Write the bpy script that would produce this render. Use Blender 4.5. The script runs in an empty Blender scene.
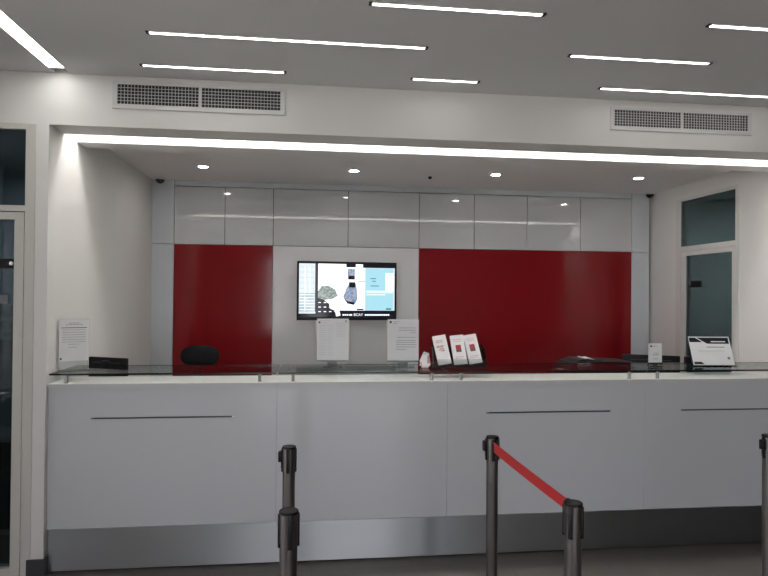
import bpy, bmesh, math, random
from mathutils import Vector, Matrix
random.seed(7)
scn = bpy.context.scene
COL = scn.collection
PI = math.pi

# ------------------------------------------------------------------ materials
def mat(name, col, rough=.5, metal=0., spec=.5, coat=0., coat_rough=.03, trans=0., emit=None, strength=0., ior=1.45):
    m = bpy.data.materials.new(name); m.use_nodes = True
    b = m.node_tree.nodes['Principled BSDF']
    b.inputs['Base Color'].default_value = (*col, 1)
    b.inputs['Roughness'].default_value = rough
    b.inputs['Metallic'].default_value = metal
    b.inputs['Specular IOR Level'].default_value = spec
    b.inputs['Coat Weight'].default_value = coat
    b.inputs['Coat Roughness'].default_value = coat_rough
    b.inputs['Transmission Weight'].default_value = trans
    b.inputs['IOR'].default_value = ior
    if emit:
        b.inputs['Emission Color'].default_value = (*emit, 1)
        b.inputs['Emission Strength'].default_value = strength
    return m

def noisy(m, scale=6., amount=.06, rough_amount=0., bump=0., stretch=None):
    """soft mottling of the material's own colour (and gloss / relief)"""
    nt = m.node_tree; b = nt.nodes['Principled BSDF']
    tc = nt.nodes.new('ShaderNodeTexCoord'); mp = nt.nodes.new('ShaderNodeMapping')
    nz = nt.nodes.new('ShaderNodeTexNoise'); nz.inputs['Scale'].default_value = scale; nz.inputs['Detail'].default_value = 5
    if stretch: mp.inputs['Scale'].default_value = stretch
    nt.links.new(tc.outputs['Object'], mp.inputs['Vector']); nt.links.new(mp.outputs[0], nz.inputs['Vector'])
    if amount:
        c = b.inputs['Base Color'].default_value[:3]
        mx = nt.nodes.new('ShaderNodeMix'); mx.data_type = 'RGBA'
        mx.inputs['A'].default_value = (*[v*(1-amount) for v in c], 1)
        mx.inputs['B'].default_value = (*[min(1, v*(1+amount)) for v in c], 1)
        nt.links.new(nz.outputs['Fac'], mx.inputs['Factor']); nt.links.new(mx.outputs['Result'], b.inputs['Base Color'])
    if rough_amount:
        r = b.inputs['Roughness'].default_value
        mr = nt.nodes.new('ShaderNodeMapRange')
        mr.inputs['To Min'].default_value = max(.02, r-rough_amount); mr.inputs['To Max'].default_value = r+rough_amount
        nt.links.new(nz.outputs['Fac'], mr.inputs['Value']); nt.links.new(mr.outputs[0], b.inputs['Roughness'])
    if bump:
        bp = nt.nodes.new('ShaderNodeBump'); bp.inputs['Strength'].default_value = bump; bp.inputs['Distance'].default_value = .002
        nt.links.new(nz.outputs['Fac'], bp.inputs['Height']); nt.links.new(bp.outputs[0], b.inputs['Normal'])
    return m

def lamp_mat(name, col, strength):
    m = bpy.data.materials.new(name); m.use_nodes = True
    nt = m.node_tree; nt.nodes.clear()
    e = nt.nodes.new('ShaderNodeEmission'); e.inputs[0].default_value = (*col, 1); e.inputs[1].default_value = strength
    o = nt.nodes.new('ShaderNodeOutputMaterial'); nt.links.new(e.outputs[0], o.inputs[0])
    return m

def glass_mat(name, tint, gloss=.5, rough=.02):
    """thin sheet glass: tinted see-through plus a Fresnel mirror"""
    m = bpy.data.materials.new(name); m.use_nodes = True
    nt = m.node_tree; nt.nodes.clear()
    t = nt.nodes.new('ShaderNodeBsdfTransparent'); t.inputs[0].default_value = (*tint, 1)
    g = nt.nodes.new('ShaderNodeBsdfGlossy'); g.inputs['Roughness'].default_value = rough
    f = nt.nodes.new('ShaderNodeFresnel'); f.inputs[0].default_value = 1.45
    k = nt.nodes.new('ShaderNodeMath'); k.operation = 'MULTIPLY'; k.inputs[1].default_value = gloss
    x = nt.nodes.new('ShaderNodeMixShader'); o = nt.nodes.new('ShaderNodeOutputMaterial')
    nt.links.new(f.outputs[0], k.inputs[0]); nt.links.new(k.outputs[0], x.inputs[0])
    nt.links.new(t.outputs[0], x.inputs[1]); nt.links.new(g.outputs[0], x.inputs[2]); nt.links.new(x.outputs[0], o.inputs[0])
    return m

LED = 5.0
M = {}
M['wall'] = noisy(mat('painted_wall', (.70, .685, .665), .75), 3., .015)
M['ceiling'] = noisy(mat('painted_ceiling', (.68, .68, .675), .85), 3., .015)
M['recess_ceiling'] = noisy(mat('painted_recess_ceiling', (.80, .775, .765), .8), 3., .015)
M['slot'] = mat('white_light_slot', (.85, .85, .84), .6)
M['cabinet'] = noisy(mat('glossy_grey_white_laminate', (.55, .56, .565), .035, coat=1., coat_rough=.01), 2., .01)
M['cladding_white'] = noisy(mat('satin_white_panel', (.66, .66, .66), .28, coat=.15, coat_rough=.1), 2., .01)
M['side_panel'] = mat('satin_cool_white_panel', (.55, .58, .61), .35)
M['red'] = noisy(mat('glossy_red_panel', (.21, .009, .012), .10, spec=.38), 1.5, .04)
M['counter'] = noisy(mat('glossy_white_counter_panel', (.55, .565, .585), .12, coat=.5, coat_rough=.06), 2., .01)
M['top'] = mat('white_solid_surface', (.84, .83, .81), .35)
M['top_lip_shade'] = mat('lip_shade_grey', (.52, .52, .515), .4)
M['inlay'] = mat('dark_metal_inlay', (.10, .10, .10), .3, metal=.6)
M['inlay_tip'] = mat('bright_metal_end', (.75, .75, .75), .25, metal=1.)
M['steel_kick'] = noisy(mat('brushed_steel_plate', (.43, .445, .465), .44, metal=1.), 40., .05, .03, stretch=(.02, 1, 70))
_nt = M['steel_kick'].node_tree; _b = _nt.nodes['Principled BSDF']; _b.inputs['Anisotropic'].default_value = .95
_tg = _nt.nodes.new('ShaderNodeTangent'); _tg.direction_type = 'UV_MAP'; _tg.uv_map = 'grain'; _nt.links.new(_tg.outputs[0], _b.inputs['Tangent'])
M['steel_post'] = noisy(mat('brushed_dark_steel', (.15, .142, .135), .36, metal=.9), 40., .08, .05, stretch=(6, 6, .3))
M['standoff'] = mat('dark_steel', (.28, .28, .28), .3, metal=1.)
M['chrome'] = mat('satin_chrome', (.55, .55, .55), .22, metal=1.)
M['black'] = noisy(mat('black_plastic', (.007, .007, .008), .45, spec=.3), 40., .2)
M['black_gloss'] = mat('black_gloss_plastic', (.010, .010, .013), .12)
M['charcoal'] = mat('charcoal_plastic', (.018, .019, .021), .5, spec=.35)
M['black_leather'] = noisy(mat('black_upholstery', (.007, .0075, .009), .7, spec=.3), 60., .3, bump=.2)
M['belt'] = noisy(mat('red_webbing', (.42, .018, .02), .7), 200., .15)
M['plinth'] = mat('dark_grey_skirting', (.045, .045, .05), .5)
M['alu'] = mat('white_coated_aluminium', (.60, .59, .57), .45)
M['alu_warm'] = mat('warm_white_coated_aluminium', (.56, .55, .51), .45)
M['gasket'] = mat('dark_gasket', (.05, .05, .05), .7)
M['vent'] = mat('white_vent_metal', (.62, .62, .61), .5)
M['duct'] = mat('dark_duct', (.035, .035, .038), .8)
M['paper'] = noisy(mat('white_paper', (.74, .74, .75), .8), 20., .02)
M['paper_warm'] = noisy(mat('leaflet_paper', (.86, .84, .84), .5), 20., .02)
M['ink'] = mat('grey_print', (.2, .2, .21), .8)
M['ink_dark'] = mat('dark_print', (.012, .012, .016), .8, spec=.2)
M['ink_brown'] = mat('brown_print', (.16, .10, .10), .8)
M['ink_red'] = mat('red_print', (.45, .05, .06), .7)
M['ink_pink'] = mat('faded_red_print', (.62, .33, .35), .7)
M['ink_white'] = mat('white_print', (.75, .75, .76), .7)
M['acrylic'] = glass_mat('clear_acrylic', (.93, .95, .95), .8)
M['acrylic_grey'] = glass_mat('grey_acrylic_base', (.62, .65, .66), .8, .1)
M['smoke'] = glass_mat('smoked_acrylic', (.40, .44, .44), 1.)
M['glass_shelf'] = glass_mat('counter_glass', (.93, .955, .945), .6, .05)
M['glass_edge'] = mat('dark_green_glass_edge', (.006, .014, .013), .2)
M['pane'] = glass_mat('door_glass', (.52, .60, .60), .9)
M['pane_dark'] = glass_mat('dark_door_glass', (.42, .48, .50), .7)
M['frost'] = glass_mat('frosted_film', (.72, .78, .78), .8, .3)
M['window_glass'] = glass_mat('clear_window_glass', (.95, .945, .94), .9)
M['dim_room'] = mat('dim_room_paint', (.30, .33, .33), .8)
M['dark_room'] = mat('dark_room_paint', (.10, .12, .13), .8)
M['dark_wall'] = mat('dark_grey_wall', (.08, .078, .075), .7)
M['dark_wood'] = mat('black_furniture', (.01, .01, .01), .6)
M['ground'] = noisy(mat('pale_paving', (.5, .5, .48), .9), 2., .2)
M['led'] = lamp_mat('white_led', (1., .965, .93), LED)
M['led_slot'] = lamp_mat('white_led_cove', (1., .97, .935), 20.)
M['led_long'] = lamp_mat('white_led_channel', (1., .985, .96), 5.)
M['spot'] = lamp_mat('white_downlight', (1., .96, .92), 65.)

def floor_mat():
    m = mat('dark_stone_tiles', (.05, .05, .05), .28)
    nt = m.node_tree; b = nt.nodes['Principled BSDF']
    tc = nt.nodes.new('ShaderNodeTexCoord')
    br = nt.nodes.new('ShaderNodeTexBrick'); br.offset = 0.
    br.inputs['Scale'].default_value = 1.; br.inputs['Brick Width'].default_value = .6; br.inputs['Row Height'].default_value = .6
    br.inputs['Mortar Size'].default_value = .002
    br.inputs['Color1'].default_value = (.15, .14, .13, 1); br.inputs['Color2'].default_value = (.165, .153, .14, 1)
    br.inputs['Mortar'].default_value = (.11, .103, .096, 1)
    nz = nt.nodes.new('ShaderNodeTexNoise'); nz.inputs['Scale'].default_value = 3.; nz.inputs['Detail'].default_value = 8
    mx = nt.nodes.new('ShaderNodeMix'); mx.data_type = 'RGBA'; mx.blend_type = 'MULTIPLY'; mx.inputs['Factor'].default_value = .5
    b.inputs['Roughness'].default_value = .36
    nt.links.new(tc.outputs['Object'], br.inputs['Vector']); nt.links.new(tc.outputs['Object'], nz.inputs['Vector'])
    nt.links.new(br.outputs['Color'], mx.inputs['A']); nt.links.new(nz.outputs['Fac'], mx.inputs['B'])
    nt.links.new(mx.outputs['Result'], b.inputs['Base Color'])
    return m
M['floor'] = floor_mat()

# ------------------------------------------------------------------ mesh helpers
class MB:
    """collects shapes into ONE mesh object"""
    def __init__(s): s.bm = bmesh.new()
    def box(s, x0, x1, y0, y1, z0, z1, bev=0., seg=2, mat=None):
        r = bmesh.ops.create_cube(s.bm, size=1.)
        vs = r['verts']
        for v in vs:
            v.co = Vector((x0+(v.co.x+.5)*(x1-x0), y0+(v.co.y+.5)*(y1-y0), z0+(v.co.z+.5)*(z1-z0)))
        if bev:
            es = list({e for v in vs for e in v.link_edges})
            out = bmesh.ops.bevel(s.bm, geom=es, offset=bev, segments=seg, affect='EDGES', profile=.5)
            vs = list({v for f in out['faces'] for v in f.verts} | {v for v in vs if v.is_valid})
        if mat is not None:
            bmesh.ops.transform(s.bm, matrix=mat, verts=vs)
        return vs
    def lathe(s, prof, n=32, c=(0, 0, 0), mat=None, sx=1., sy=1.):
        """prof: list of (r, z), revolved round z"""
        rings = []; allv = []
        for r, z in prof:
            if r < 1e-6:
                ring = [s.bm.verts.new((c[0], c[1], c[2]+z))]
            else:
                ring = [s.bm.verts.new((c[0]+sx*r*math.cos(2*PI*k/n), c[1]+sy*r*math.sin(2*PI*k/n), c[2]+z)) for k in range(n)]
            rings.append(ring); allv += ring
        for a, b in zip(rings, rings[1:]):
            for k in range(n):
                q = [a[k % len(a)], a[(k+1) % len(a)], b[(k+1) % len(b)], b[k % len(b)]]
                q = list(dict.fromkeys(q))
                if len(q) > 2: s.bm.faces.new(q)
        for ring, fl in ((rings[0], True), (rings[-1], False)):
            if len(ring) > 2: s.bm.faces.new(ring[::-1] if fl else ring)
        if mat is not None: bmesh.ops.transform(s.bm, matrix=mat, verts=allv)
        return allv
    def tube(s, pts, r, n=12):
        pts = [Vector(p) for p in pts]; rings = []
        for i, p in enumerate(pts):
            d = (pts[min(i+1, len(pts)-1)]-pts[max(i-1, 0)]).normalized()
            a = d.cross(Vector((0, 0, 1)))
            if a.length < 1e-3: a = d.cross(Vector((1, 0, 0)))
            a.normalize(); b = d.cross(a)
            rr = r[i] if isinstance(r, (list, tuple)) else r
            rings.append([s.bm.verts.new(p+rr*(a*math.cos(2*PI*k/n)+b*math.sin(2*PI*k/n))) for k in range(n)])
        for A, B in zip(rings, rings[1:]):
            for k in range(n): s.bm.faces.new([A[k], A[(k+1) % n], B[(k+1) % n], B[k]])
        s.bm.faces.new(rings[0][::-1]); s.bm.faces.new(rings[-1])
    def prism(s, outline, y0, y1):
        """outline in (x, z), pushed from y0 to y1"""
        a = [s.bm.verts.new((x, y0, z)) for x, z in outline]; b = [s.bm.verts.new((x, y1, z)) for x, z in outline]
        n = len(a); s.bm.faces.new(a); s.bm.faces.new(b[::-1])
        for k in range(n): s.bm.faces.new([a[(k+1) % n], a[k], b[k], b[(k+1) % n]])
        return a+b
    def build(s, name, m, parent=None, smooth=False, loc=None):
        bmesh.ops.recalc_face_normals(s.bm, faces=s.bm.faces[:])
        me = bpy.data.meshes.new(name); s.bm.to_mesh(me); s.bm.free()
        me.materials.append(M[m] if isinstance(m, str) else m)
        if smooth:
            me.polygons.foreach_set('use_smooth', [True]*len(me.polygons))
            me.set_sharp_from_angle(angle=math.radians(25))
        o = bpy.data.objects.new(name, me); COL.objects.link(o)
        if parent is not None: o.parent = parent
        if loc: o.location = loc
        return o

def bx(name, m, x0, x1, y0, y1, z0, z1, parent=None, bev=0.):
    b = MB(); b.box(x0, x1, y0, y1, z0, z1, bev); return b.build(name, m, parent)
def tag(o, label, cat, group=None):
    o['label'] = label; o['category'] = cat; o['kind'] = 'thing'
    if group: o['group'] = group
    return o
def thing(name, label, cat, loc=(0, 0, 0), rz=0., group=None):
    o = bpy.data.objects.new(name, None); COL.objects.link(o); o.empty_display_size = .1
    o.location = loc; o.rotation_euler = (0, 0, rz)
    return tag(o, label, cat, group)
def struct(o):
    o['kind'] = 'structure'; return o
def structure(name, loc=(0, 0, 0)):
    o = bpy.data.objects.new(name, None); COL.objects.link(o); o.location = loc
    return struct(o)
def dup(root, loc, rz=0., label=None):
    r = root.copy(); COL.objects.link(r); r.location = loc; r.rotation_euler = (0, 0, rz)
    if label: r['label'] = label
    for ch in list(root.children):
        c = ch.copy(); COL.objects.link(c); c.parent = r
        for g in list(ch.children):
            d = g.copy(); COL.objects.link(d); d.parent = c
    return r

# ------------------------------------------------------------------ key dimensions (metres; X along the counter, Y away from the camera, Z up)
XL, XR = -1.542, 3.50          # side walls of the service recess
YF = 3.68                     # face of the fascia and pillar
YB = 5.90                     # face of the panels on the back wall
ZC, ZS, ZR = 2.915, 2.613, 2.712   # hall ceiling, underside of the fascia, recess ceiling
RX0, RX1, RY0 = -3.4, 5.2, -4.5    # the hall

# ------------------------------------------------------------------ the setting
b = MB(); b.box(RX0-1, RX1+1, RY0-.1, 7.2, -.1, 0); struct(b.build('floor', 'floor'))
# hall ceiling with the long light channel cut into it
CX0, CX1, CY1 = -1.515, -1.425, 3.68
b = MB()
b.box(CX1, RX1, RY0, YF, ZC, ZC+.2)
b.box(RX0, CX0, RY0, YF, ZC, ZC+.2)
b.box(CX0, CX1, RY0, 2.0, ZC, ZC+.2)
b.box(CX0, CX1, 2.0, CY1, ZC+.10, ZC+.2)
struct(b.build('ceiling', 'ceiling'))
# fascia with the cove slot behind it, front pillar, hall walls left and right of the recess
b = MB()
b.box(RX0, -2.612, YF, YF+.12, 0, 3.1)
b.box(-2.612, -1.612, YF, YF+.12, ZS, 3.1)
b.box(-1.612, XL, YF, YF+.12, 0, 3.1)
b.box(XL, XR, YF, 3.893, ZS, 3.1)
b.box(XR, RX1, YF, YF+.12, 0, 3.1)
struct(b.build('wall_front', 'wall'))
b = MB()
b.box(XL, XR, 3.893, 4.09, 2.86, 3.1)
b.box(XL, XR, 4.09, 4.25, ZS, 3.1)
b.box(XL, XR, 4.25, 6.0, ZR, 3.1)
struct(b.build('ceiling_recess', 'recess_ceiling'))
b = MB(); b.box(XL-.07, XL, YF+.12, 6.0, 0, 3.1); struct(b.build('wall_left', 'wall'))
b = MB()
DY0, DY1, DZ = 4.61, 5.48, 2.585
b.box(XR, XR+.10, YF+.12, DY0, 0, 3.1); b.box(XR, XR+.10, DY1, 6.0, 0, 3.1); b.box(XR, XR+.10, DY0, DY1, DZ, 3.1)
struct(b.build('wall_right', 'wall'))
b = MB(); b.box(XL-.07, XR+.1, YB+.06, 6.1, 0, 3.1); struct(b.build('wall_back', 'wall'))
# hall walls out of frame and the glazed entrance side behind the viewer
LY = (-3.6, -1.6, .4, 2.4); LZ0, LZ1 = .35, 2.6
b = MB()
b.box(RX0-.1, RX0, RY0, LY[0], 0, 3.1); b.box(RX0-.1, RX0, LY[-1], YF+.12, 0, 3.1)
b.box(RX0-.1, RX0, LY[0], LY[-1], 0, LZ0); b.box(RX0-.1, RX0, LY[0], LY[-1], LZ1, 3.1)
struct(b.build('wall_hall_left', 'wall'))
for i in range(3):
    y0, y1 = LY[i], LY[i+1]
    root = structure('window_%d' % (i+5))
    b = MB()
    for a in ((y0, y0+.05, LZ0, LZ1), (y1-.05, y1, LZ0, LZ1), (y0+.05, y1-.05, LZ0, LZ0+.06), (y0+.05, y1-.05, LZ1-.06, LZ1)):
        b.box(RX0-.08, RX0-.02, a[0], a[1], a[2], a[3])
    b.build('window_frame', 'alu', root)
    bx('window_pane', 'window_glass', RX0-.055, RX0-.047, y0+.05, y1-.05, LZ0+.06, LZ1-.06, root)
b = MB(); b.box(RX1, RX1+.1, RY0, YF+.12, 0, 3.1); struct(b.build('wall_hall_right', 'dark_wall'))
WX0, WX1, WZ0, WZ1 = -1.3, 2.2, .08, 2.62
b = MB()
b.box(RX0, WX0, RY0-.1, RY0, 0, 3.1); b.box(WX1, RX1, RY0-.1, RY0, 0, 3.1)
b.box(WX0, WX1, RY0-.1, RY0, 0, WZ0); b.box(WX0, WX1, RY0-.1, RY0, WZ1, 3.1)
struct(b.build('wall_rear', 'wall'))
nwin = 4
for i in range(nwin):
    w = (WX1-WX0)/nwin; x0 = WX0+i*w; x1 = x0+w
    root = structure('window_%d' % (i+1))
    b = MB()
    for a in ((x0, x0+.05, WZ0, WZ1), (x1-.05, x1, WZ0, WZ1), (x0+.05, x1-.05, WZ0, WZ0+.06), (x0+.05, x1-.05, WZ1-.06, WZ1), (x0+.05, x1-.05, 2.05, 2.10)):
        b.box(a[0], a[1], RY0-.08, RY0-.02, a[2], a[3])
    b.build('window_frame', 'alu', root)
    bx('window_pane', 'window_glass', x0+.05, x1-.05, RY0-.055, RY0-.047, WZ0+.06, WZ1-.06, root)
b = MB(); b.box(-30, 30, -40, RY0-.1, -.15, -.05); b.box(-30, RX0-1., RY0-.1, 30, -.15, -.05); struct(b.build('ground', 'ground'))
# small rooms seen through the two glass doors
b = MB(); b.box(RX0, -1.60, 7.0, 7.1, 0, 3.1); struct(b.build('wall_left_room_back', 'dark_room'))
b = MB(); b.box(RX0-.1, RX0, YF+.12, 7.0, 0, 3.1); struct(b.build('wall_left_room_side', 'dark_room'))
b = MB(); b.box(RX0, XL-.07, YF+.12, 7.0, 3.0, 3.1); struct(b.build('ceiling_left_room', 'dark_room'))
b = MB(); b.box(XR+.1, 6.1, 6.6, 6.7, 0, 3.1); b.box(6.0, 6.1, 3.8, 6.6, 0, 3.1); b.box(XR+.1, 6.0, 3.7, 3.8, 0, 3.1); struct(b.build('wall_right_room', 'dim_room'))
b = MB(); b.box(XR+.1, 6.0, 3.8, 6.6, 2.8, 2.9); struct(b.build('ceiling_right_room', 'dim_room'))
# skirting round the pillar foot
b = MB(); b.box(-1.630, -1.526, YF-.015, YF, 0, .098, .002); b.box(XL, -1.526, YF, YF+.03, 0, .098); struct(b.build('baseboard_left', 'plinth'))
# strip above the wall cabinets
b = MB()
b.box(-1.335, -.404, YB+.012, YB+.06, 2.66, ZR); b.box(-.401, 1.028, YB+.012, YB+.06, 2.66, ZR); b.box(1.031, 3.271, YB+.012, YB+.06, 2.66, ZR)
struct(b.build('trim_1', 'side_panel'))

# left glass door with a transom light, flush with the pillar
d = structure('door_1', (-.012, 0, 0))
yf0, yf1 = YF-.004, YF+.07
b = MB()
b.box(-1.655, -1.60, yf0, yf1, 0, ZS, .002); b.box(-2.60, -2.545, yf0, yf1, 0, ZS, .002)
b.box(-2.545, -1.655, yf0, yf1, 2.58, ZS); b.box(-2.545, -1.655, yf0, yf1, 2.104, 2.138)
b.build('door_frame', 'alu_warm', d)
bx('transom_pane', 'pane_dark', -2.545, -1.655, YF+.03, YF+.036, 2.138, 2.58, d)
b = MB()
b.box(-1.712, -1.659, yf0+.004, yf1, .005, 2.098, .002); b.box(-2.541, -2.488, yf0+.004, yf1, .005, 2.098, .002)
b.box(-2.488, -1.712, yf0+.004, yf1, 2.056, 2.098); b.box(-2.488, -1.712, yf0+.004, yf1, .005, .05)
lf = b.build('door_leaf', 'alu_warm', d)
bx('door_pane', 'pane_dark', -2.488, -1.712, YF+.03, YF+.036, .05, 2.056, d)
b = MB()
for z0, z1 in ((1.40, 1.47), (1.50, 1.56), (1.08, 1.36), (.68, 1.03)): b.box(-2.485, -1.715, YF+.0365, YF+.0375, z0, z1)
b.build('frosted_band', 'frost', d)
b = MB(); b.box(-1.80, -1.755, YF+.026, YF+.0298, 1.57, 1.62); b.build('sticker', 'ink', d)
b = MB(); b.tube([(-1.735, YF+.0, 1.06), (-1.735, YF-.05, 1.06), (-1.745, YF-.055, 1.06), (-1.86, YF-.055, 1.055)], .009); b.build('door_handle', 'chrome', d, True)
b = MB(); b.box(-1.80, -1.715, YF+.01, YF+.028, 1.775, 1.83, .004); b.build('door_lock', 'black', d)
b = MB(); b.lathe([(0, 0), (.012, 0), (.012, .01), (0, .012)], 16, mat=Matrix.Translation((-1.725, YF+.01, 1.803)) @ Matrix.Rotation(PI/2, 4, 'X')); b.build('door_lock_knob', 'chrome', d, True)
# right glass door with a transom light, in the side wall of the recess
d = structure('door_2', (0, 0, 0))
xf0, xf1 = XR-.006, XR+.042
b = MB()
b.box(xf0, xf1, DY0, DY0+.04, 0, DZ, .002); b.box(xf0, xf1, DY1-.07, DY1, 0, DZ, .002)
b.box(xf0, xf1, DY0+.04, DY1-.07, DZ-.03, DZ); b.box(xf0, xf1, DY0+.04, DY1-.07, 2.075, 2.12)
b.build('door_frame', 'alu', d)
bx('transom_pane', 'pane', XR+.004, XR+.010, DY0+.04, DY1-.07, 2.12, DZ-.03, d)
b = MB()
b.box(xf0+.004, xf1, DY0+.044, DY0+.085, .005, 2.071, .002); b.box(xf0+.004, xf1, 5.33, DY1-.074, .005, 2.071, .002)
b.box(xf0+.004, xf1, DY0+.085, 5.33, 2.03, 2.071); b.box(xf0+.004, xf1, DY0+.085, 5.33, .005, .06)
b.build('door_leaf', 'alu', d)
bx('door_pane', 'pane', XR+.006, XR+.012, DY0+.085, 5.33, .06, 2.03, d)
b = MB(); b.box(XR-.014, XR+.005, 5.10, 5.235, 1.73, 1.79, .004); b.build('door_lock', 'black', d)
b = MB(); b.lathe([(0, 0), (.014, 0), (.014, .02), (0, .024)], 16, mat=Matrix.Translation((XR+.004, 5.262, 1.76)) @ Matrix.Rotation(-PI/2, 4, 'Y')); b.build('door_lock_knob', 'chrome', d, True)

# furniture glimpsed through the left door
c = thing('low_cabinet', 'dark low cabinet seen through the glass of the left door', 'cabinet', (-2.2, 4.55, 0))
bx('body', 'dark_wood', -.38, .38, -.22, .25, .03, .62, c, .004); bx('plinth', 'ink', -.38, .38, -.225, .25, 0, .03, c)

# ------------------------------------------------------------------ lamps
def strip(x0, x1, y, label, group):
    t = thing('ceiling_light', label, 'ceiling light', ((x0+x1)/2, y, ZC), 0, group)
    h = (x1-x0)/2
    b = MB()
    b.box(-h, h, -.0135, -.0115, -.006, 0); b.box(-h, h, .0115, .0135, -.006, 0)
    b.build('profile', 'alu', t)
    bx('diffuser', 'led', -h+.004, h-.004, -.0115, .0115, -.005, 0, t)
    for s in (-1, 1):
        e = bx('end_cap', 'plinth', -.007, .007, -.0135, .0135, -.007, 0, t); e.location.x = s*(h+.007)
    return t
G = 'thin linear ceiling lights'
strip(-.815, .553, 3.03, 'longest slim white ceiling light, above the short one over the left vent', G)
strip(-.967, -.187, 3.475, 'short slim white light line on the ceiling directly above the left air vent', G)
strip(.237, 1.008, 2.595, 'slim white light line cut by the top edge of the photo near its middle', G)
strip(.562, .950, 3.475, 'shortest slim white light line, alone near the middle of the fascia', G)
strip(1.331, 2.112, 3.022, 'slim white light line just above the one over the right air vent', G)
strip(1.82, 2.70, 2.595, 'slim white light line cut by the right photo edge, highest of those on the right', G)
strip(1.723, 2.95, 3.475, 'long slim white light line directly above the right air vent', G)
for x0, x1, y in ((-.9, .3, 1.7), (1.0, 2.2, 1.7), (-.2, .8, .85), (.2, 1.6, 0.), (-.6, .5, -.9), (1.3, 2.5, -.9), (.4, 1.4, -2.2)):
    strip(x0, x1, y, 'slim white ceiling light line over the hall behind the viewer', 'ceiling lights behind the viewer')
# long channel light running towards the viewer at the far left
t = thing('channel_light', 'wide bright light channel slanting across the upper left corner of the ceiling', 'ceiling light', (-1.47, 0, ZC))
b = MB(); b.box(-.0428, .0428, 2.02, 3.60, .004, .010); b.build('diffuser', 'led_long', t)
b = MB(); b.box(-.0449, -.043, 2.02, 3.678, 0.0, .098); b.box(.043, .0449, 2.02, 3.678, 0.0, .098); b.box(-.043, .043, 2.02, 3.678, .092, .098); b.build('channel', 'slot', t)
bx('end_cap', 'slot', -.0428, .0428, 3.6005, 3.608, .004, .09, t)
# cove lamp over the counter: a lamp strip high up in a white slot
t = thing('cove_light', 'broad white cove light running across the recess just behind the fascia', 'ceiling light', ((XL+XR)/2, 3.9915, ZS))
hw = (XR-XL)/2-.002
b = MB()
b.box(-hw, hw, -.0983, -.0953, .001, .243); b.box(-hw, hw, .0953, .0983, .001, .243); b.box(-hw, hw, -.0953, .0953, .240, .246)
b.build('channel', 'slot', t)
bx('diffuser', 'led_slot', -hw+.01, hw-.01, -.010, .010, .19, .21, t)
# recessed downlights over the counter staff
def downlight(x, y, label):
    t = thing('downlight', label, 'downlight', (x, y, ZR), 0, 'recess downlights')
    b = MB(); b.lathe([(.040, .001), (.040, -.010), (.046, -.012), (.056, -.006), (.057, .001)], 32)
    b.build('trim_ring', 'alu', t, True)
    b = MB(); b.lathe([(0, -.007), (.030, -.006), (.039, -.002), (.039, .001), (0, .001)], 32); b.build('bulb', 'spot', t, True)
    return t
for x, y, l in ((-.945, 5.20, 'round recessed downlight nearest the left wall of the recess'), (.328, 5.17, 'round recessed downlight above the television'),
                (1.58, 5.14, 'third recessed downlight from the left, just right of the ceiling sensor'), (2.885, 5.09, 'round recessed downlight nearest the glass door on the right')):
    downlight(x, y, l)
t = thing('smoke_detector', 'small ceiling sensor between the second and third downlights', 'sensor', (1.02, 5.30, ZR))
b = MB(); b.lathe([(0, -.012), (.03, -.011), (.042, -.006), (.045, .001), (0, .001)], 24); b.build('plate', 'recess_ceiling', t, True)
b = MB(); b.lathe([(0, -.034), (.012, -.032), (.018, -.022), (.016, -.011), (0, -.010)], 20); b.build('sensor_head', 'charcoal', t, True)
def camera_dome(x, y, label):
    t = thing('security_camera', label, 'security camera', (x, y, ZR), 0, 'dome security cameras')
    b = MB(); b.lathe([(0, .001), (.044, .001), (.046, -.006), (.044, -.014), (0, -.014)], 28); b.build('mount', 'alu', t, True)
    b = MB(); b.lathe([(.040, -.013), (.040, -.022)]+[(.038*math.cos(a), -.022-.030*math.sin(a)) for a in (.2, .5, .8, 1.1, 1.35)]+[(0, -.053)], 28); b.build('dome', 'black_gloss', t, True)
camera_dome(-1.452, 5.83, 'black dome camera under the ceiling in the left back corner of the recess')
camera_dome(3.44, 5.85, 'black dome camera under the ceiling beside the glass door on the right')

# ------------------------------------------------------------------ air vents in the fascia
def vent(x0, x1, z0, z1, label):
    cx, cz = (x0+x1)/2, (z0+z1)/2; w, h = (x1-x0)/2, (z1-z0)/2
    t = thing('air_vent', label, 'air vent', (cx, YF, cz), 0, 'fascia air vents')
    f = .028
    b = MB()
    b.box(-w, w, -.010, 0, -h, -h+f, .002); b.box(-w, w, -.010, 0, h-f+.008, h, .002)
    b.box(-w, -w+f, -.0095, 0, -h+f, h-f+.008); b.box(w-f, w, -.0095, 0, -h+f, h-f+.008); b.box(-.009, .009, -.0095, 0, -h+f, h-f+.008)
    b.build('frame', 'vent', t)
    bx('duct', 'duct', -w+f, w-f, -.0022, -.0004, -h+f, h-f+.008, t)
    for xa, xb in ((-w+f, -.009), (.009, w-f)):
        b = MB(); n = 24; za, zb = -h+f, h-f+.008
        for k in range(1, n):
            x = xa+(xb-xa)*k/n; b.box(x-.0009, x+.0009, -.009, -.0022, za, zb)
        for k in range(1, 6):
            z = za+(zb-za)*k/6; b.box(xa, xb, -.0085, -.0026, z-.0011, z+.0011)
        b.build('grille', 'vent', t)
vent(-1.19, -.189, 2.722, 2.886, 'white rectangular air vent in the fascia on the left')
vent(1.887, 2.876, 2.719, 2.870, 'white rectangular air vent in the fascia on the right')

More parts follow.
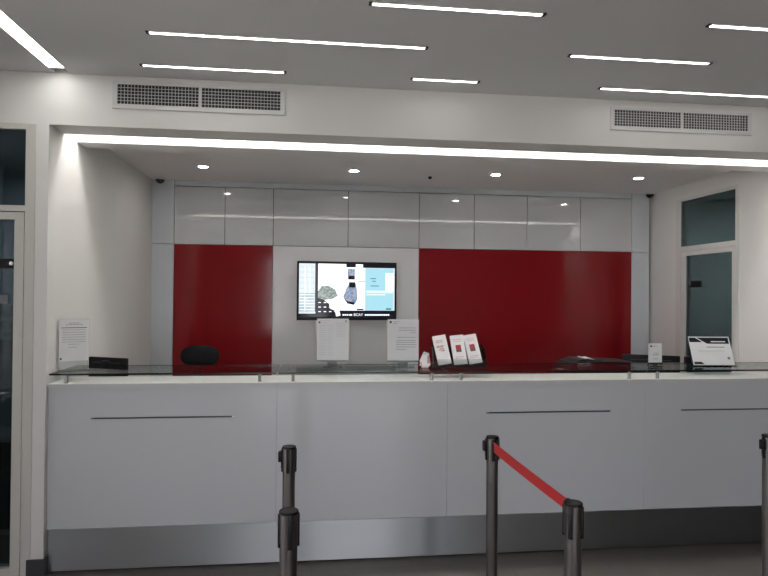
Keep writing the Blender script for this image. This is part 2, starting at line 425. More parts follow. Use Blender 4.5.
# ------------------------------------------------------------------ back wall
def panel(m, x0, x1, z0, z1, label, group=None, y=YB):
    o = MB(); o.box(x0+.0015, x1-.0015, y, y+.058, z0+.0015, z1-.0015, .0012, 1)
    return tag(o.build('cladding_panel', m), label, 'wall panel', group)
ZM = 2.10
panel('red', -1.335, -.404, 0, ZM, 'glossy dark red wall panel on the left behind the round black headrest', 'red wall panels')
panel('red', 1.03, 3.271, 0, ZM, 'wide glossy dark red wall panel on the right behind the leaflets', 'red wall panels')
panel('cladding_white', -.404, 1.03, 0, ZM, 'white wall panel between the red ones that carries the television', None)
for x0, x1, s in ((XL+.001, -1.335, 'left'), (3.271, 3.466, 'right')):
    panel('side_panel', x0, x1, 0, ZM, 'tall narrow pale panel at the %s end of the back wall beside the red' % s, 'narrow end panels')
    panel('side_panel', x0, x1, ZM, ZR-.002, 'short narrow pale panel in the upper %s corner of the back wall' % s, 'narrow end panels')
xs = [-1.335, -.863, -.404, .322, 1.03, 1.592, 2.145, 2.713, 3.271]
cl = ['glossy white wall cabinet at far left, over the left part of the left red panel', 'glossy white wall cabinet over the right part of the left red panel',
      'wide glossy white wall cabinet over the left half of the television', 'wide glossy white wall cabinet over the right half of the television',
      'first glossy white wall cabinet over the wide red panel, next to the wide cabinets', 'second glossy white wall cabinet over the wide red panel',
      'third glossy white wall cabinet over the wide red panel', 'last glossy white wall cabinet on the right, beside the narrow end panel']
for i in range(8):
    x0, x1 = xs[i], xs[i+1]
    t = thing('wall_cabinet', cl[i], 'cabinet', ((x0+x1)/2, YB, ZM), 0, 'wall cabinets along the top')
    h = (x1-x0)/2
    bx('body', 'gasket', -h, h, .022, .058, .002, 2.655-ZM, t)
    bx('door', 'cabinet', -h+.003, h-.003, 0, .02, .003, 2.655-ZM-.003, t, .001)

# television; the screen's glow also holds painted reflections of windows and a tree
t = thing('television', 'flat television showing a bright picture mixed with painted window reflections, hung on the white wall panel', 'television', (.311, YB-.045, 1.668), math.radians(5))
w, h = .484, .282
b = MB(); b.box(-w, w, -.055, -.02, -h, h, .008); b.build('casing', 'black', t, True)
b = MB(); b.box(-w, w, -.062, -.055, h-.022, h, .002); b.box(-w, w, -.062, -.055, -h, -h+.030, .002); b.box(-w, -w+.018, -.062, -.055, -h+.03, h-.022); b.box(w-.018, w, -.062, -.055, -h+.03, h-.022)
b.build('bezel', 'black', t)
b = MB(); b.box(-.14, .14, -.02, .0, -.10, .10); b.box(-.03, .03, -.001, .040, -.08, .08); b.build('wall_mount', 'black', t)
def scr(col, s, name):
    m = mat(name, (.008, .008, .008), .12, spec=.35, emit=col, strength=s*.42); return m
sx0, sx1, sz0, sz1 = -w+.018, w-.018, -h+.030, h-.022
bx('screen', scr((.80, .90, .96), .95, 'screen_pale'), sx0, sx1, -.0565, -.055, sz0, sz1, t)
scn_o = t.children[-1]
def sc(name, m, u0, u1, v0, v1, lift=0):
    """rectangle of the picture in screen fractions, v from the top"""
    return bx(name, m, sx0+(sx1-sx0)*u0, sx0+(sx1-sx0)*u1, -.0572-.0002*lift, -.0566, sz1-(sz1-sz0)*v1, sz1-(sz1-sz0)*v0, scn_o)
def mottle(m, c2, scale):
    nt = m.node_tree; bb = nt.nodes['Principled BSDF']; nz = nt.nodes.new('ShaderNodeTexNoise'); nz.inputs['Scale'].default_value = scale; nz.inputs['Detail'].default_value = 4
    tc = nt.nodes.new('ShaderNodeTexCoord'); rp = nt.nodes.new('ShaderNodeValToRGB')
    rp.color_ramp.elements[0].position = .40; rp.color_ramp.elements[1].position = .60
    rp.color_ramp.elements[0].color = bb.inputs['Emission Color'].default_value; rp.color_ramp.elements[1].color = (*c2, 1)
    nt.links.new(tc.outputs['Object'], nz.inputs['Vector']); nt.links.new(nz.outputs['Fac'], rp.inputs[0]); nt.links.new(rp.outputs[0], bb.inputs['Emission Color'])
    return m
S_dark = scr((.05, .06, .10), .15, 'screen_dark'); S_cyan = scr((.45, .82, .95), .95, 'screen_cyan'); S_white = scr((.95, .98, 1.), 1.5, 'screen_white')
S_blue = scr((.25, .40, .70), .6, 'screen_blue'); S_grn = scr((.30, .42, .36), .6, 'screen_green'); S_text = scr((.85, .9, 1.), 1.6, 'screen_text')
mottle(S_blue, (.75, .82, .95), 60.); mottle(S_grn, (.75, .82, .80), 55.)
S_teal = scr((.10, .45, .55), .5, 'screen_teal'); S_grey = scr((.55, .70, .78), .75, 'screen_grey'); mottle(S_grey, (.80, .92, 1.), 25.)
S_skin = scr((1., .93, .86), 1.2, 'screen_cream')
def scr_mb(name, m, rects, lift=1, blobs=()):
    b = MB()
    for u0, u1, v0, v1 in rects:
        b.box(sx0+(sx1-sx0)*u0, sx0+(sx1-sx0)*u1, -.0572-.0002*lift, -.0566, sz1-(sz1-sz0)*v1, sz1-(sz1-sz0)*v0)
    for pts in blobs:
        b.prism([(sx0+(sx1-sx0)*u, sz1-(sz1-sz0)*v) for u, v in pts], -.0572-.0002*lift, -.0566)
    return b.build(name, m, scn_o)
scr_mb('picture_and_reflection', S_white, [(.18, .68, .0, .90)], 1)  # left part is a reflected window, painted as glow
scr_mb('picture_and_reflection', S_grey, [(0, .165, .55, .9)], 1)
scr_mb('picture_and_reflection', S_dark, [(0, 1, .935, 1), (.42, 1, .875, .935), (.165, .195, 0, .9), (.66, 1, 0, .065), (.485, .585, 0, .06)], 2)  # upright bar at the left is the reflected window mullion
scr_mb('picture_and_reflection', S_cyan, [(.69, .985, .075, .87)], 2)
scr_mb('picture_and_reflection', S_grn, [], 3, [[(.195, .52), (.23, .42), (.30, .41), (.37, .48), (.40, .60), (.34, .66), (.26, .68), (.195, .64)]])  # reflected tree, painted into the glow
scr_mb('picture_and_reflection', S_dark, [], 4, [[(.195, .64), (.26, .68), (.30, .74), (.38, .78), (.40, .99), (.16, .99), (.18, .85)]])
scr_mb('picture_and_reflection', S_text, [(.20+.055*i, .225+.055*i, .72+.085*j, .735+.085*j) for i in range(4) for j in range(3)], 5)
scr_mb('picture_and_reflection', S_blue, [(.50, .575, .09, .22)], 3, [[(.455, .62), (.49, .45), (.52, .36), (.585, .36), (.60, .50), (.605, .66), (.575, .76), (.50, .74)]])
scr_mb('picture_and_reflection', S_dark, [(.505, .575, .22, .29), (.515, .58, .34, .44), (.60, .68, .31, .325), (.60, .67, .84, .868)], 4, [[(.46, .64), (.50, .70), (.575, .72), (.57, .77), (.50, .745)]])
scr_mb('picture_and_reflection', S_skin, [], 6, [[(.31, .76), (.33, .70), (.39, .69), (.425, .76), (.415, .86), (.43, .97), (.385, .99), (.37, .88), (.32, .84)]])
words = [(.45+.022*k, .466+.022*k) for k in range(3)]+[(.52, .55)]+[(.685+.022*k, .702+.022*k) for k in range(12)]
scr_mb('ticker_text', S_text, [(a, c_, .945, .972) for a, c_ in words], 5)
cu = bpy.data.curves.new('ticker_word', 'FONT'); cu.body = 'BCAY'; cu.size = .036; cu.extrude = .0002; cu.align_x = 'CENTER'
cu.materials.append(S_text)
tmp = bpy.data.objects.new('ticker_word_curve', cu); COL.objects.link(tmp)
tm = bpy.data.meshes.new_from_object(tmp.evaluated_get(bpy.context.evaluated_depsgraph_get())); bpy.data.objects.remove(tmp)
tx = bpy.data.objects.new('ticker_word', tm); COL.objects.link(tx); tx.parent = scn_o
tx.location = (sx0+(sx1-sx0)*.615, -.0588, sz1-(sz1-sz0)*.978); tx.rotation_euler = (PI/2, 0, 0)
scr_mb('picture_and_reflection', S_grey, [(.005, .16, .06+.1*k, .066+.1*k) for k in range(5)], 3)  # thin lines here and below: painted bars of the reflected window
scr_mb('picture_and_reflection', S_white, [(.005, .16, .58+.055*k, .588+.055*k) for k in range(6)]+[(.06, .064, .05, .88), (.11, .113, .05, .55)], 3)
scr_mb('picture_and_reflection', S_teal, [(.74, .80, .26, .275), (.745, .83, .40, .415), (.91, .965, .83, .86), (.76, .80, .31, .325)], 4)
scr_mb('picture_and_reflection', S_white, [(.70, .98, .50, .515), (.70, .98, .53, .54), (.70, .90, .57, .58), (.90, .985, .16, .50)], 3)

# ------------------------------------------------------------------ reception counter
ZK, ZT0, ZT1 = .252, 1.083, 1.103
YC = 3.713
cuts = [XL+.002, -.222, .838, 2.152, XR-.002]
cuts[0] = XL+.002
cl = ['white counter front at the left end beside the pillar, with a dark handle line', 'plain white counter front without a handle line, behind the left pair of posts',
      'white counter front with a handle line, behind the middle post that holds the red belt', 'white counter front running out of the right photo edge, with a handle line']
hand = {0: (-1.30, -.47), 2: (1.088, 1.916), 3: (2.409, 3.24)}
for i in range(4):
    x0, x1 = cuts[i], cuts[i+1]; cx = (x0+x1)/2
    t = thing('counter_unit', cl[i], 'reception counter', (cx, YC, 0), 0, 'reception counter units')
    bx('front_panel', 'counter', x0-cx+.0006, x1-cx-.0006, 0, .022, ZK, ZT0, t, .0006)
    bx('carcass', 'dim_room', x0-cx+.002, x1-cx-.002, .024, .13, .01, ZT0, t)
    if i in hand:
        a, c_ = hand[i]
        hd = bx('handle', 'inlay', a-cx, c_-cx, -.004, 0, .893, .902, t)
        for e in (a-cx, c_-cx-.018):
            bx('handle_end', 'inlay_tip', e, e+.018, -.0045, -.004, .8935, .9015, hd)
o = MB(); o.box(XL+.012, XR-.004, YC-.002, YC+.022, .010, ZK-.001, .001); o = o.build('kick_plate', 'steel_kick')
uv = o.data.uv_layers.new(name='grain')
for lp in o.data.loops:
    v = o.data.vertices[lp.vertex_index].co; uv.data[lp.index].uv = (v.z+.2*v.y, v.x)
tag(o, 'long brushed steel kick plate along the foot of the counter', 'kick plate')
t = thing('countertop', 'long white top running the whole length of the counter', 'countertop', (0, YC, 0))
bx('ledge', 'top', XL+.002, XR-.002, -.010, .30, ZT0, ZT1, t, .001)
bx('lip_shade', 'top_lip_shade', XL+.002, XR-.002, -.012, -.0102, ZT0, ZT1-.002, t)  # front lip coloured greyer, standing in for its shade below the lit top
t = thing('staff_desk', 'white staff desk running behind the counter below the glass', 'desk', (0, YC, 0))
bx('back_panel', 'counter', XL+.002, XR-.002, .131, .15, .72, ZT0, t)
bx('desk', 'top', XL+.002, XR-.002, .151, .85, .72, .75, t)
for x in (XL+.03, -.2, .85, 2.15, XR-.05): bx('support', 'counter', x-.012, x+.012, .17, .80, 0, .72, t)

# glass shelves on steel posts
ZG0, ZG1 = 1.151, 1.161
gl = ['glass shelf at the left end of the counter, under the framed notice', 'glass shelf in front of the television, under two upright notices', 'glass shelf under the leaflet holder and the red wall panel', 'glass shelf at the right end, under the small card and the dark headed placard']
gx = [(XL+.004, -.225), (-.218, .842), (.849, 2.166), (2.173, XR-.004)]
px = [(-1.450, -.328), (-.127, .741), (.929, 2.058), (2.255, 3.37)]
for i in range(4):
    x0, x1 = gx[i]; cx = (x0+x1)/2
    t = thing('glass_shelf', gl[i], 'glass shelf', (cx, YC, ZT1), 0, 'glass shelves on the counter')
    b = MB(); b.box(x0-cx, x1-cx, .004, .42, ZG0-ZT1, ZG1-ZT1); b.build('glass', 'glass_shelf', t)
    bx('front_edge', 'glass_edge', x0-cx, x1-cx, .0015, .0038, ZG0-ZT1, ZG1-ZT1, t)
    bx('rear_edge', 'glass_edge', x0-cx, x1-cx, .4202, .4215, ZG0-ZT1+.002, ZG1-ZT1-.002, t)
    for x in px[i]:
        b = MB(); b.lathe([(0, 0), (.012, 0), (.012, .003), (.0095, .004), (.0095, .044), (.012, .045), (.012, .0479), (0, .0479)], 20)
        p = b.build('standoff', 'standoff', t, True); p.location = (x-cx, .022, 0)
ZG = ZG1+.0006

# ------------------------------------------------------------------ notices and leaflets on the glass
def text_lines(rows, y, gap=.004, hgt=.003):
    b = MB()
    for x0, x1, z in rows:
        x = x0
        while x < x1-.004:
            L = min(random.uniform(.010, .028), x1-x); b.box(x, x+L, y-.0006, y, z-hgt/2, z+hgt/2); x += L+gap
    return b
def sheet_sign(label, loc, rz, w, h, z0, drop=0., base_w=.10, base_d=.08, stem=True, group='upright notices', tilt=0.):
    """upright clear holder: base, neck, sleeve with a printed sheet"""
    t = thing('sign_holder', label, 'notice', loc, rz, group); z0 -= drop
    b = MB(); b.box(-base_w/2, base_w/2, -base_d/2, base_d/2, 0, .004, .001); b.build('base', 'acrylic_grey', t)
    if stem:
        b = MB(); b.box(-w*.16, w*.16, -.003, .003, .004, z0-.012); b.build('neck', 'acrylic_grey', t)
        b = MB(); b.box(-w/2-.002, w/2+.002, -.005, .005, z0-.012, z0+.002); b.build('clamp', 'acrylic_grey', t)
    b = MB(); b.box(-w/2-.003, w/2+.003, .0012, .003, z0, z0+h+.003); b.build('sleeve', 'acrylic', t)
    p = bx('sheet', 'paper', -w/2, w/2, -.0008, .0010, z0+drop, z0+drop+h, t)
    p.location.z = -drop
    return t, p
# left notice, turned towards the viewer beside the left wall
t, p = sheet_sign('upright notice with a dark rule under its heading, beside the left wall', (-1.452, 3.85, ZG), math.radians(26), .162, .252, .060, base_w=.16, base_d=.10, stem=False)
b = MB(); b.box(-.078, .078, .005, .026, .004, .058, .002); b.build('block', 'acrylic', t)
b = text_lines([(-.03, .03, .290), (-.045, .045, .280)], -.0008); b.build('printed_text', 'ink', p)
b = MB(); b.box(-.070, .070, -.0014, -.0008, .2595, .2635); b.build('printed_rule', 'ink_brown', p)
b = text_lines([(-.065, .064, .248-.0145*i) for i in range(6)]+[(-.03, .03, .161), (-.03, .02, .143)], -.0008, .002, .0022); b.build('printed_text', 'ink', p)
b = MB(); b.lathe([(0, 0), (.006, 0), (.006, .0006), (0, .0006)], 14, mat=Matrix.Translation((-.071, -.0008, .074)) @ Matrix.Rotation(PI/2, 4, 'X')); b.build('emblem', 'ink_dark', p)
# notice under the television's left half
t, p = sheet_sign('upright two column notice in a clear stand right below the left half of the television', (.122, 3.95, ZG), 0, .206, .272, .065, .019, base_w=.13)
b = text_lines([(-.09, -.02, .325), (-.09, -.03, .31)]+[(-.09, -.045, .295-.012*i) for i in range(17)]+[(-.035, .005, .295-.012*i) for i in range(17)]+[(.022, .085, .307-.011*i) for i in range(9)], -.0008, .002, .0016); b.build('printed_text', mat('faint_print', (.48, .48, .52), .8), p)
b = MB(); b.lathe([(0, 0), (.006, 0), (.006, .0006), (0, .0006)], 14, mat=Matrix.Translation((-.088, -.0008, .313)) @ Matrix.Rotation(PI/2, 4, 'X')); b.box(.082, .088, -.0014, -.0008, .315, .328); b.build('emblem', 'ink_dark', p)
# notice right of the television, against the edge of the red panel
t, p = sheet_sign('upright single column notice in a clear stand left of the small folded card', (.585, 3.93, ZG), 0, .208, .272, .062, .018, base_w=.15)
b = text_lines([(-.03, .085, .278), (-.03, .085, .262), (.045, .085, .246), (-.04, .085, .216), (-.045, .085, .196), (-.045, .085, .182), (-.045, .085, .168), (-.045, .085, .152), (-.045, .02, .136)], -.0008, .002, .0028); b.build('printed_text', 'ink', p)
b = MB(); b.lathe([(0, 0), (.008, 0), (.008, .0006), (0, .0006)], 14, mat=Matrix.Translation((-.084, -.0008, .316)) @ Matrix.Rotation(PI/2, 4, 'X')); b.build('emblem', 'ink_dark', p)
b = text_lines([(-.068, -.03, .318), (-.068, -.04, .308)], -.0008, .002, .0022); b.build('printed_text', 'ink', p)
# small card in front of the monitor
t, p = sheet_sign('small white upright card standing in front of the black monitor on the right', (2.362, 3.94, ZG), 0, .100, .135, .034, .012, base_w=.085, base_d=.06, group='small upright cards')
b = text_lines([(-.02, .02, .148), (-.012, .02, .10), (-.02, .03, .088), (-.015, .02, .06)], -.0008, .002, .003); b.build('printed_text', 'ink', p)
b = MB(); b.lathe([(0, 0), (.007, 0), (.007, .0006), (0, .0006)], 14, mat=Matrix.Translation((-.030, -.0008, .148)) @ Matrix.Rotation(PI/2, 4, 'X')); b.build('emblem', 'ink_dark', p)
# placard with dark heading, leaning back
t = thing('placard', 'leaning white placard with a black heading band on the far right of the glass', 'placard', (2.778, 3.90, ZG), math.radians(-4))
T = Matrix.Rotation(math.radians(-22), 4, 'X')
def tilted(b): bmesh.ops.transform(b.bm, matrix=Matrix.Translation((0, 0, .0075)) @ T, verts=b.bm.verts[:]); return b
b = MB(); b.box(-.150, .150, -.02, .13, 0, .006, .001); b.build('base', 'acrylic_grey', t)
b = MB(); b.box(-.150, .150, .0012, .004, 0, .211); tilted(b).build('backing', 'acrylic', t)
b = MB(); b.prism([(-.134, 0), (.150, 0), (.150, .215), (-.150, .215), (-.150, .14)][0:0] or [(-.148, 0), (.148, 0), (.148, .207), (-.148, .207)], -.001, .001); sh = tilted(b).build('sheet', 'paper', t)
b = MB(); b.prism([(-.020, .155), (.140, .155), (.140, .200), (-.088, .200)], -.0018, -.001); tilted(b).build('heading_band', 'ink_dark', sh)
b = MB(); b.prism([(-.144, .166), (-.052, .166), (-.100, .200), (-.144, .200)], -.0018, -.001); tilted(b).build('heading_corner', 'ink_dark', sh)
b = MB(); b.prism([(-.140, .006), (-.070, .006), (-.088, .022), (-.140, .022)], -.0018, -.001); tilted(b).build('foot_corner', 'ink_dark', sh)
b = text_lines([(.01, .115, .170)], -.0018, .0015, .008); tilted(b).build('heading_text', 'ink_white', sh)
b = text_lines([(-.03, .10, .13)], -.001, .002, .006); b2 = text_lines([(-.09, .10, .10), (-.10, .08, .108)], -.001, .002, .0025)
tilted(b).build('printed_text', 'ink', sh); tilted(b2).build('printed_text', mat('pale_print', (.5, .5, .5), .8), sh)
b = MB(); b.lathe([(0, 0), (.010, 0), (.010, .0008), (0, .0008)], 14, mat=Matrix.Translation((.115, -.001, .05)) @ Matrix.Rotation(PI/2, 4, 'X')); tilted(b).build('emblem', 'ink', sh)
b = MB(); b.box(-.150, -.120, .085, .125, .006, .055, .003); b.build('rear_strut', 'black', t)

# leaflet holder with three pockets
t = thing('leaflet_holder', 'three pocket acrylic leaflet holder on the glass in front of the red panel', 'leaflet holder', (.958, 3.85, ZG))
R_ = Matrix.Translation((0, .012, .018)) @ Matrix.Rotation(math.radians(-20), 4, 'X')
def lean(b): bmesh.ops.transform(b.bm, matrix=R_, verts=b.bm.verts[:]); return b
b = MB(); b.box(-.172, .172, -.005, .12, 0, .012, .002); b.build('base', 'acrylic_grey', t)
b = MB(); b.box(-.176, .176, .036, .040, 0, .150, .001); lean(b).build('back_plate', 'smoke', t)
for s in (-1, 1):
    b = MB(); b.prism([(0, 0), (.044, 0), (.044, .14), (.008, .12)], -.0015, .0015)
    bmesh.ops.transform(b.bm, matrix=Matrix.Translation((s*.175, -.004, 0)) @ Matrix.Rotation(PI/2, 4, 'Z'), verts=b.bm.verts[:]); lean(b).build('side_plate', 'smoke', t)
for k in (-1, 0, 1):
    b = MB(); b.box(-.056+k*.113, .056+k*.113, -.006, -.003, 0, .040, .001); lean(b).build('pocket', 'acrylic', t)
b = MB(); b.box(-.172, .172, -.006, .036, -.004, 0, .001); lean(b).build('tray', 'acrylic_grey', t)
ll = ['leaflet with lines of red print in the left pocket of the acrylic holder', 'leaflet with a red and dark square in the middle pocket of the holder', 'tilted leaflet with a red and dark square in the right pocket of the holder']
for k, (x, rot, lab) in enumerate(((-.102, 9, ll[0]), (.004, 5, ll[1]), (.110, 9, ll[2]))):
    q = thing('leaflet', lab, 'leaflet', (.960+x, 3.85+.012+(.0145 if k == 2 else 0), ZG+.0185+(.005 if k == 2 else 0)), 0, 'leaflets in the acrylic holder')
    # printed sheets: turned in their own plane and leaning back with the pocket
    A = Matrix.Rotation(math.radians(-20), 4, 'X') @ Matrix.Rotation(math.radians(-rot), 4, 'Y')
    def put(b): bmesh.ops.transform(b.bm, matrix=A, verts=b.bm.verts[:]); return b
    b = MB(); b.box(-.045, .045, .0062, .018, .010, .205, .0008, 1); put(b).build('pages', 'paper', q)
    b = MB(); b.box(-.045, .045, .004, .006, .008, .208); cv = put(b).build('cover', 'paper_warm', q)
    if k == 0:
        b = text_lines([(-.03, .02, .172), (-.03, .015, .16), (-.03, .02, .135), (-.01, .02, .118), (-.02, .015, .108)], .004, .003, .006); put(b).build('printed_text', 'ink_pink', cv)
        b = text_lines([(-.03, .015, .128), (-.005, .02, .100)], .004, .003, .004); put(b).build('printed_text', 'ink_red', cv)
    else:
        b = MB(); b.box(-.018, .018, .0034, .004, .095, .140); put(b).build('printed_square', 'ink_red', cv)
        b = MB(); b.box(-.018, .018, .0030, .0034, .092, .112); put(b).build('printed_square_foot', 'ink_brown', cv)
        b = text_lines([(-.03, .03, .178), (-.025, .03, .165), (-.03, .03, .06), (-.03, .02, .05)], .004, .003, .003); put(b).build('printed_text', 'ink_pink', cv)
# small folded card beside it
b = MB()
for a, c_ in (([(-.034, .046), (-.006, .104), (.030, .090), (.038, .020), (.020, .001), (-.022, .002)], 0),):
    b.prism(a, -.002, .002)
fr = MB()
t = thing('folded_card', 'small white folded card propped just left of the leaflet holder', 'card', (.725, 3.89, ZG+.0))
bmesh.ops.transform(b.bm, matrix=Matrix.Rotation(math.radians(-12), 4, 'X'), verts=b.bm.verts[:])
f1 = b.build('front_leaf', 'paper_warm', t)
fr.prism([(-.030, .002), (-.004, .100), (.030, .088), (.036, .002)], .036, .039); bmesh.ops.transform(fr.bm, matrix=Matrix.Rotation(math.radians(14), 4, 'X'), verts=fr.bm.verts[:])
fr.build('rear_leaf', 'paper_warm', t)
b = MB(); b.prism([(-.032, .046), (-.020, .030), (-.018, .010), (-.024, .010)], -.0026, -.002); b.prism([(.018, .075), (.030, .085), (.034, .030), (.018, .028)], -.0026, -.002)
bmesh.ops.transform(b.bm, matrix=Matrix.Rotation(math.radians(-12), 4, 'X'), verts=b.bm.verts[:]); b.build('printed_corner', 'ink_pink', f1)
# pale strip lying on the ledge
t = tag(bx('paper_strip', 'paper_warm', -.085, .085, -.012, .012, 0, .006, None, .002), 'pale paper strip lying on the ledge under the left glass shelf', 'paper')
t.location = (-.895, 3.765, ZT1+.0005); t.rotation_euler = (0, 0, math.radians(4))

# ------------------------------------------------------------------ behind the counter
def monitor(label, x, y, rz, w, h, ztop):
    """a desk monitor seen from behind"""
    zt = ztop-.75
    t = thing('monitor', label, 'monitor', (x, y, .7505), rz, 'monitors behind the counter')
    b = MB(); b.box(-.11, .11, -.09, .09, 0, .012, .004); b.build('base', 'black', t, True)
    b = MB(); b.box(-.03, .03, -.022, .008, .012, zt-h*.08, .004); b.build('stand', 'black', t, True)
    b = MB(); b.box(-w/2, w/2, .010, .032, zt-h, zt, .006); b.build('housing', 'black', t, True)
    b = MB(); b.box(-w*.36, w*.36, -.012, .010, zt-h*.85, zt-h*.12, .008); b.build('rear_cover', 'black', t, True)
    bx('screen', 'black_gloss', -w/2+.012, w/2-.012, .032, .0335, zt-h+.015, zt-.012, t)
monitor('black monitor back rising behind the glass beside the left notice', -1.386, 4.22, math.radians(-24), .315, .26, 1.200)
monitor('black monitor back at the right, behind the small white card', 2.605, 4.40, math.radians(-24), .415, .30, 1.186)
t = thing('office_machine', 'wide low black office machine with a sloped left end, left of the right monitor', 'office machine', (2.135, 4.38, .7505))
b = MB(); vs = b.prism([(-.265, 0), (.255, 0), (.255, .398), (.02, .404), (-.17, .405), (-.215, .390), (-.262, .352)], -.12, .16); b.build('body', 'black', t)
b = MB(); b.prism([(-.20, .396), (-.165, .4055), (.02, .4045), (.0, .412), (-.16, .415)], -.10, .14); b.build('lid', 'charcoal', t)
b = MB(); b.box(-.05, .25, -.124, -.12, .33, .375, .001); b.build('slot', 'black_gloss', t)
o = MB(); o.prism([(-.055, .010), (-.02, .004), (.0, .006), (.05, -.006), (.05, -.0045), (0, .014), (-.02, .012), (-.055, .018)], -.03, .03); o = o.build('paper_slip', 'paper'); tag(o, 'crumpled white slip of paper lying on top of the black office machine', 'paper'); o.location = (2.03, 4.30, 1.1725)
o = MB(); o.prism([(-.022, 0), (.022, 0), (.020, .002), (-.018, .003)], -.02, .02); o = o.build('paper_slip', 'paper'); tag(o, 'tiny white slip at the left foot of the black office machine', 'paper'); o.location = (1.815, 4.27, 1.1)
o['label'] = 'tiny white slip on a black box at the left end of the office machine'
t2 = tag(bx('small_box', 'black', -.04, .04, -.05, .05, 0, .3485, None, .004), 'small dark box directly left of the black office machine', 'box'); t2.location = (1.815, 4.30, .7505)

# office chair with a pill shaped headrest
t = thing('office_chair', 'black office chair whose rounded headrest shows against the left red panel', 'office chair', (-.945, 4.92, 0), math.radians(0))
for k in range(5):
    a = 2*PI*k/5+.3; c_, s_ = math.cos(a), math.sin(a)
    b = MB(); b.tube([(0, 0, .10), (.14*c_, .14*s_, .085), (.28*c_, .28*s_, .062)], [.028, .022, .016]); lg = b.build('leg', 'black', t, True)
    b = MB(); b.lathe([(0, -.012), (.028, -.012), (.030, -.006), (.030, .006), (.028, .012), (0, .012)], 18, mat=Matrix.Translation((.28*c_, .28*s_, .031)) @ Matrix.Rotation(a, 4, 'Z') @ Matrix.Rotation(PI/2, 4, 'X')); b.build('caster', 'black', lg, True)
b = MB(); b.lathe([(.035, .06), (.035, .12), (.025, .13), (.025, .28), (.016, .29), (.016, .43)], 20); b.build('gas_column', 'chrome', t, True)
def pad(name, sx, sy, sz, loc, p=2.6, m='black_leather'):
    """rounded cushion"""
    b = MB(); r = bmesh.ops.create_uvsphere(b.bm, u_segments=32, v_segments=18, radius=1.)
    for v in b.bm.verts:
        L = (abs(v.co.x)**p+abs(v.co.y)**p+abs(v.co.z)**p)**(1/p); v.co /= L
        v.co = Vector((v.co.x*sx, v.co.y*sy, v.co.z*sz))
    return b.build(name, m, t, True, loc)
pad('seat', .25, .25, .045, (0, 0, .46), 3.5)
pad('backrest', .23, .045, .17, (0, .24, .75), 3.)
pad('headrest', .158, .05, .088, (0, .24, 1.113), 2.6)
b = MB(); b.tube([(0, .12, .44), (0, .27, .46), (0, .30, .60), (0, .295, .90), (0, .285, 1.10)], .011); b.build('spine', 'black', t, True)
for s in (-1, 1):
    b = MB(); b.tube([(s*.20, .02, .45), (s*.28, .02, .47), (s*.29, .02, .66)], .014); ar = b.build('armrest', 'black', t, True)

# ------------------------------------------------------------------ stanchions
PH = .97
def stanchion(label, x, y, rz=0.):
    t = thing('stanchion', label, 'stanchion', (x, y, 0), rz, 'queue barrier posts')
    b = MB(); b.lathe([(0, 0), (.16, 0), (.163, .004), (.160, .012), (.12, .022), (.045, .032), (.034, .045), (0, .045)], 48); b.build('base', 'steel_post', t, True)
    b = MB(); b.lathe([(.0275, .04), (.0275, .868), (.0265, .87)], 40); b.build('tube', 'steel_post', t, True)
    b = MB(); b.lathe([(.0265, .868), (.0295, .870), (.0295, PH-.009), (.028, PH-.008)], 40); b.build('head', 'steel_post', t, True)
    b = MB(); b.lathe([(.0285, PH-.009), (.0305, PH-.008), (.0305, PH-.002), (.029, PH), (0, PH+.0005)], 40); b.build('cap', 'black', t, True)
    for k in range(4):
        a = -PI/2+k*PI/2
        b = MB(); b.box(-.0075, .0075, -.0335, -.024, .858, PH-.010, .0015)
        bmesh.ops.transform(b.bm, matrix=Matrix.Rotation(a+PI/2, 4, 'Z'), verts=b.bm.verts[:])
        b.build('belt_slot', 'black', t, True)
    return t
def clip(t):
    b = MB(); b.box(-.046, -.0315, -.014, .014, PH-.068, PH-.022, .002); b.box(-.0345, -.0315, -.010, .010, PH-.095, PH-.015, .001)
    b.build('belt_clip', 'black', t, True)
st = {}
st['A'] = stanchion('rear post of the left pair, its top in front of the white counter', -.105, 2.69, math.radians(-6))
st['B'] = stanchion('front post of the left pair, cut by the bottom edge of the photo', -.073, 1.90, math.radians(10))
st['C'] = stanchion('middle post, farther of the two that hold the red belt', .853, 2.80, math.radians(-4))
st['D'] = stanchion('nearer of the two posts that hold the red belt', .850, 1.89, math.radians(-39))
st['E'] = stanchion('post at the right edge of the photo', 2.226, 2.72, math.radians(10))
for k in 'ACE': clip(st[k])
# the belt pulled out of C and hooked into D
cpos, dpos = Vector((.853, 2.80, 0)), Vector((.850, 1.89, 0))
zt, zb = PH-.022, PH-.070
b = MB()
N = 24; top = []; bot = []
inv = st['C'].matrix_basis.inverted() if False else (Matrix.Translation(cpos) @ Matrix.Rotation(math.radians(-4), 4, 'Z')).inverted()
rows = []
for k in range(N+1):
    f = k/N; y = 2.766+(1.926-2.766)*f; x = .851+(.849-.851)*f; sag = -.002*math.sin(PI*f)
    rows.append([b.bm.verts.new(inv @ Vector(p)) for p in ((x-.0008, y, zb+sag+.026*f), (x+.0008, y, zb+sag+.026*f), (x+.0008, y, zt+sag+.018*f), (x-.0008, y, zt+sag+.018*f))])
for A, B in zip(rows, rows[1:]):
    for k in range(4): b.bm.faces.new([A[k], A[(k+1) % 4], B[(k+1) % 4], B[k]])
b.bm.faces.new(rows[0]); b.bm.faces.new(rows[-1][::-1])
bl = b.build('belt', 'belt', st['C'], True); bl['label'] = 'red webbing belt'
b = MB(); b.box(.841, .857, 1.924, 1.936, PH-.050, PH-.002, .002); bmesh.ops.transform(b.bm, matrix=inv, verts=b.bm.verts[:]); b.build('belt_end', 'black', bl, True)

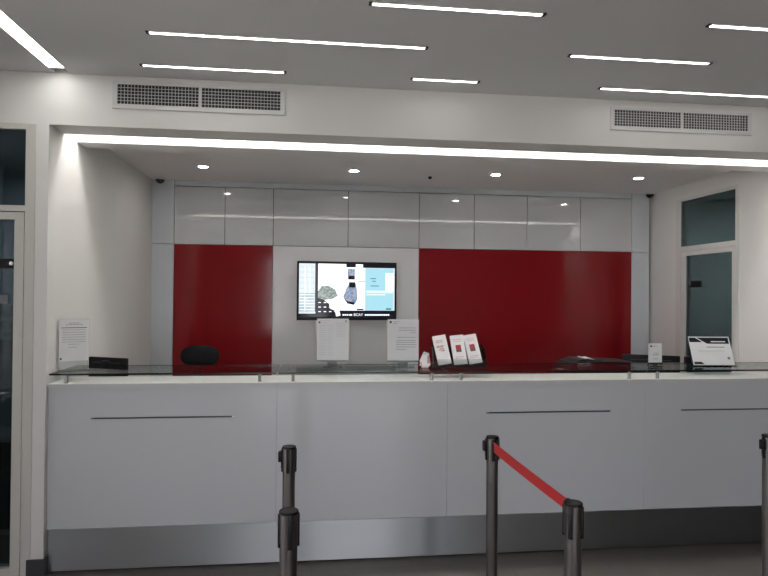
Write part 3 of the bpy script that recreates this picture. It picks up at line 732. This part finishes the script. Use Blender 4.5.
# ------------------------------------------------------------------ daylight, added fill lights behind the glass doors, camera
w = bpy.data.worlds.new('sky'); scn.world = w; w.use_nodes = True
bg = w.node_tree.nodes['Background']; bg.inputs[0].default_value = (.93, .93, 1.0, 1); bg.inputs[1].default_value = 2.6
sd = bpy.data.lights.new('sun', 'SUN'); sd.energy = 9.; sd.angle = math.radians(1.); sd.color = (1., .95, .88)
so = bpy.data.objects.new('sun', sd); COL.objects.link(so); so.rotation_euler = (math.radians(-32), 0, math.radians(20))
ld = bpy.data.lights.new('right_room_fill', 'AREA'); ld.energy = 62.; ld.size = .6; ld.color = (.9, 1., 1.)  # added fill, out of sight, to brighten the right door's glass
lo = bpy.data.objects.new('right_room_fill', ld); COL.objects.link(lo); lo.location = (5.0, 5.2, 2.78)
ld = bpy.data.lights.new('left_room_fill', 'AREA'); ld.energy = 15.; ld.size = .6; ld.color = (.95, .98, 1.)  # unseen fill put in to lift the dark left door glass
lo = bpy.data.objects.new('left_room_fill', ld); COL.objects.link(lo); lo.location = (-2.6, 6.2, 2.9)

cd = bpy.data.cameras.new('camera'); cd.sensor_fit = 'HORIZONTAL'; cd.sensor_width = 36.; cd.lens = 600./768.*36.; cd.clip_start = .02
cam = bpy.data.objects.new('camera', cd); COL.objects.link(cam); scn.camera = cam
yaw, pitch, roll = (math.radians(v) for v in (6.597, .497, .5145))
fwd = Vector((math.sin(yaw)*math.cos(pitch), math.cos(yaw)*math.cos(pitch), math.sin(pitch)))
right = Vector((math.cos(yaw), -math.sin(yaw), 0)); up = right.cross(fwd)
r2 = right*math.cos(roll)+up*math.sin(roll); u2 = up*math.cos(roll)-right*math.sin(roll)
cam.matrix_world = Matrix(((r2.x, u2.x, -fwd.x, 0), (r2.y, u2.y, -fwd.y, 0), (r2.z, u2.z, -fwd.z, 1.65), (0, 0, 0, 1)))

vs = scn.view_settings; vs.view_transform = 'Standard'; vs.look = 'None'; vs.gamma = 1.; vs.use_curve_mapping = False; vs.exposure = 1.28
scn.cycles.use_denoising = True
scn.cycles.max_bounces = 10; scn.cycles.diffuse_bounces = 5; scn.cycles.transparent_max_bounces = 16
scn.cycles.caustics_reflective = False; scn.cycles.sample_clamp_indirect = 6.
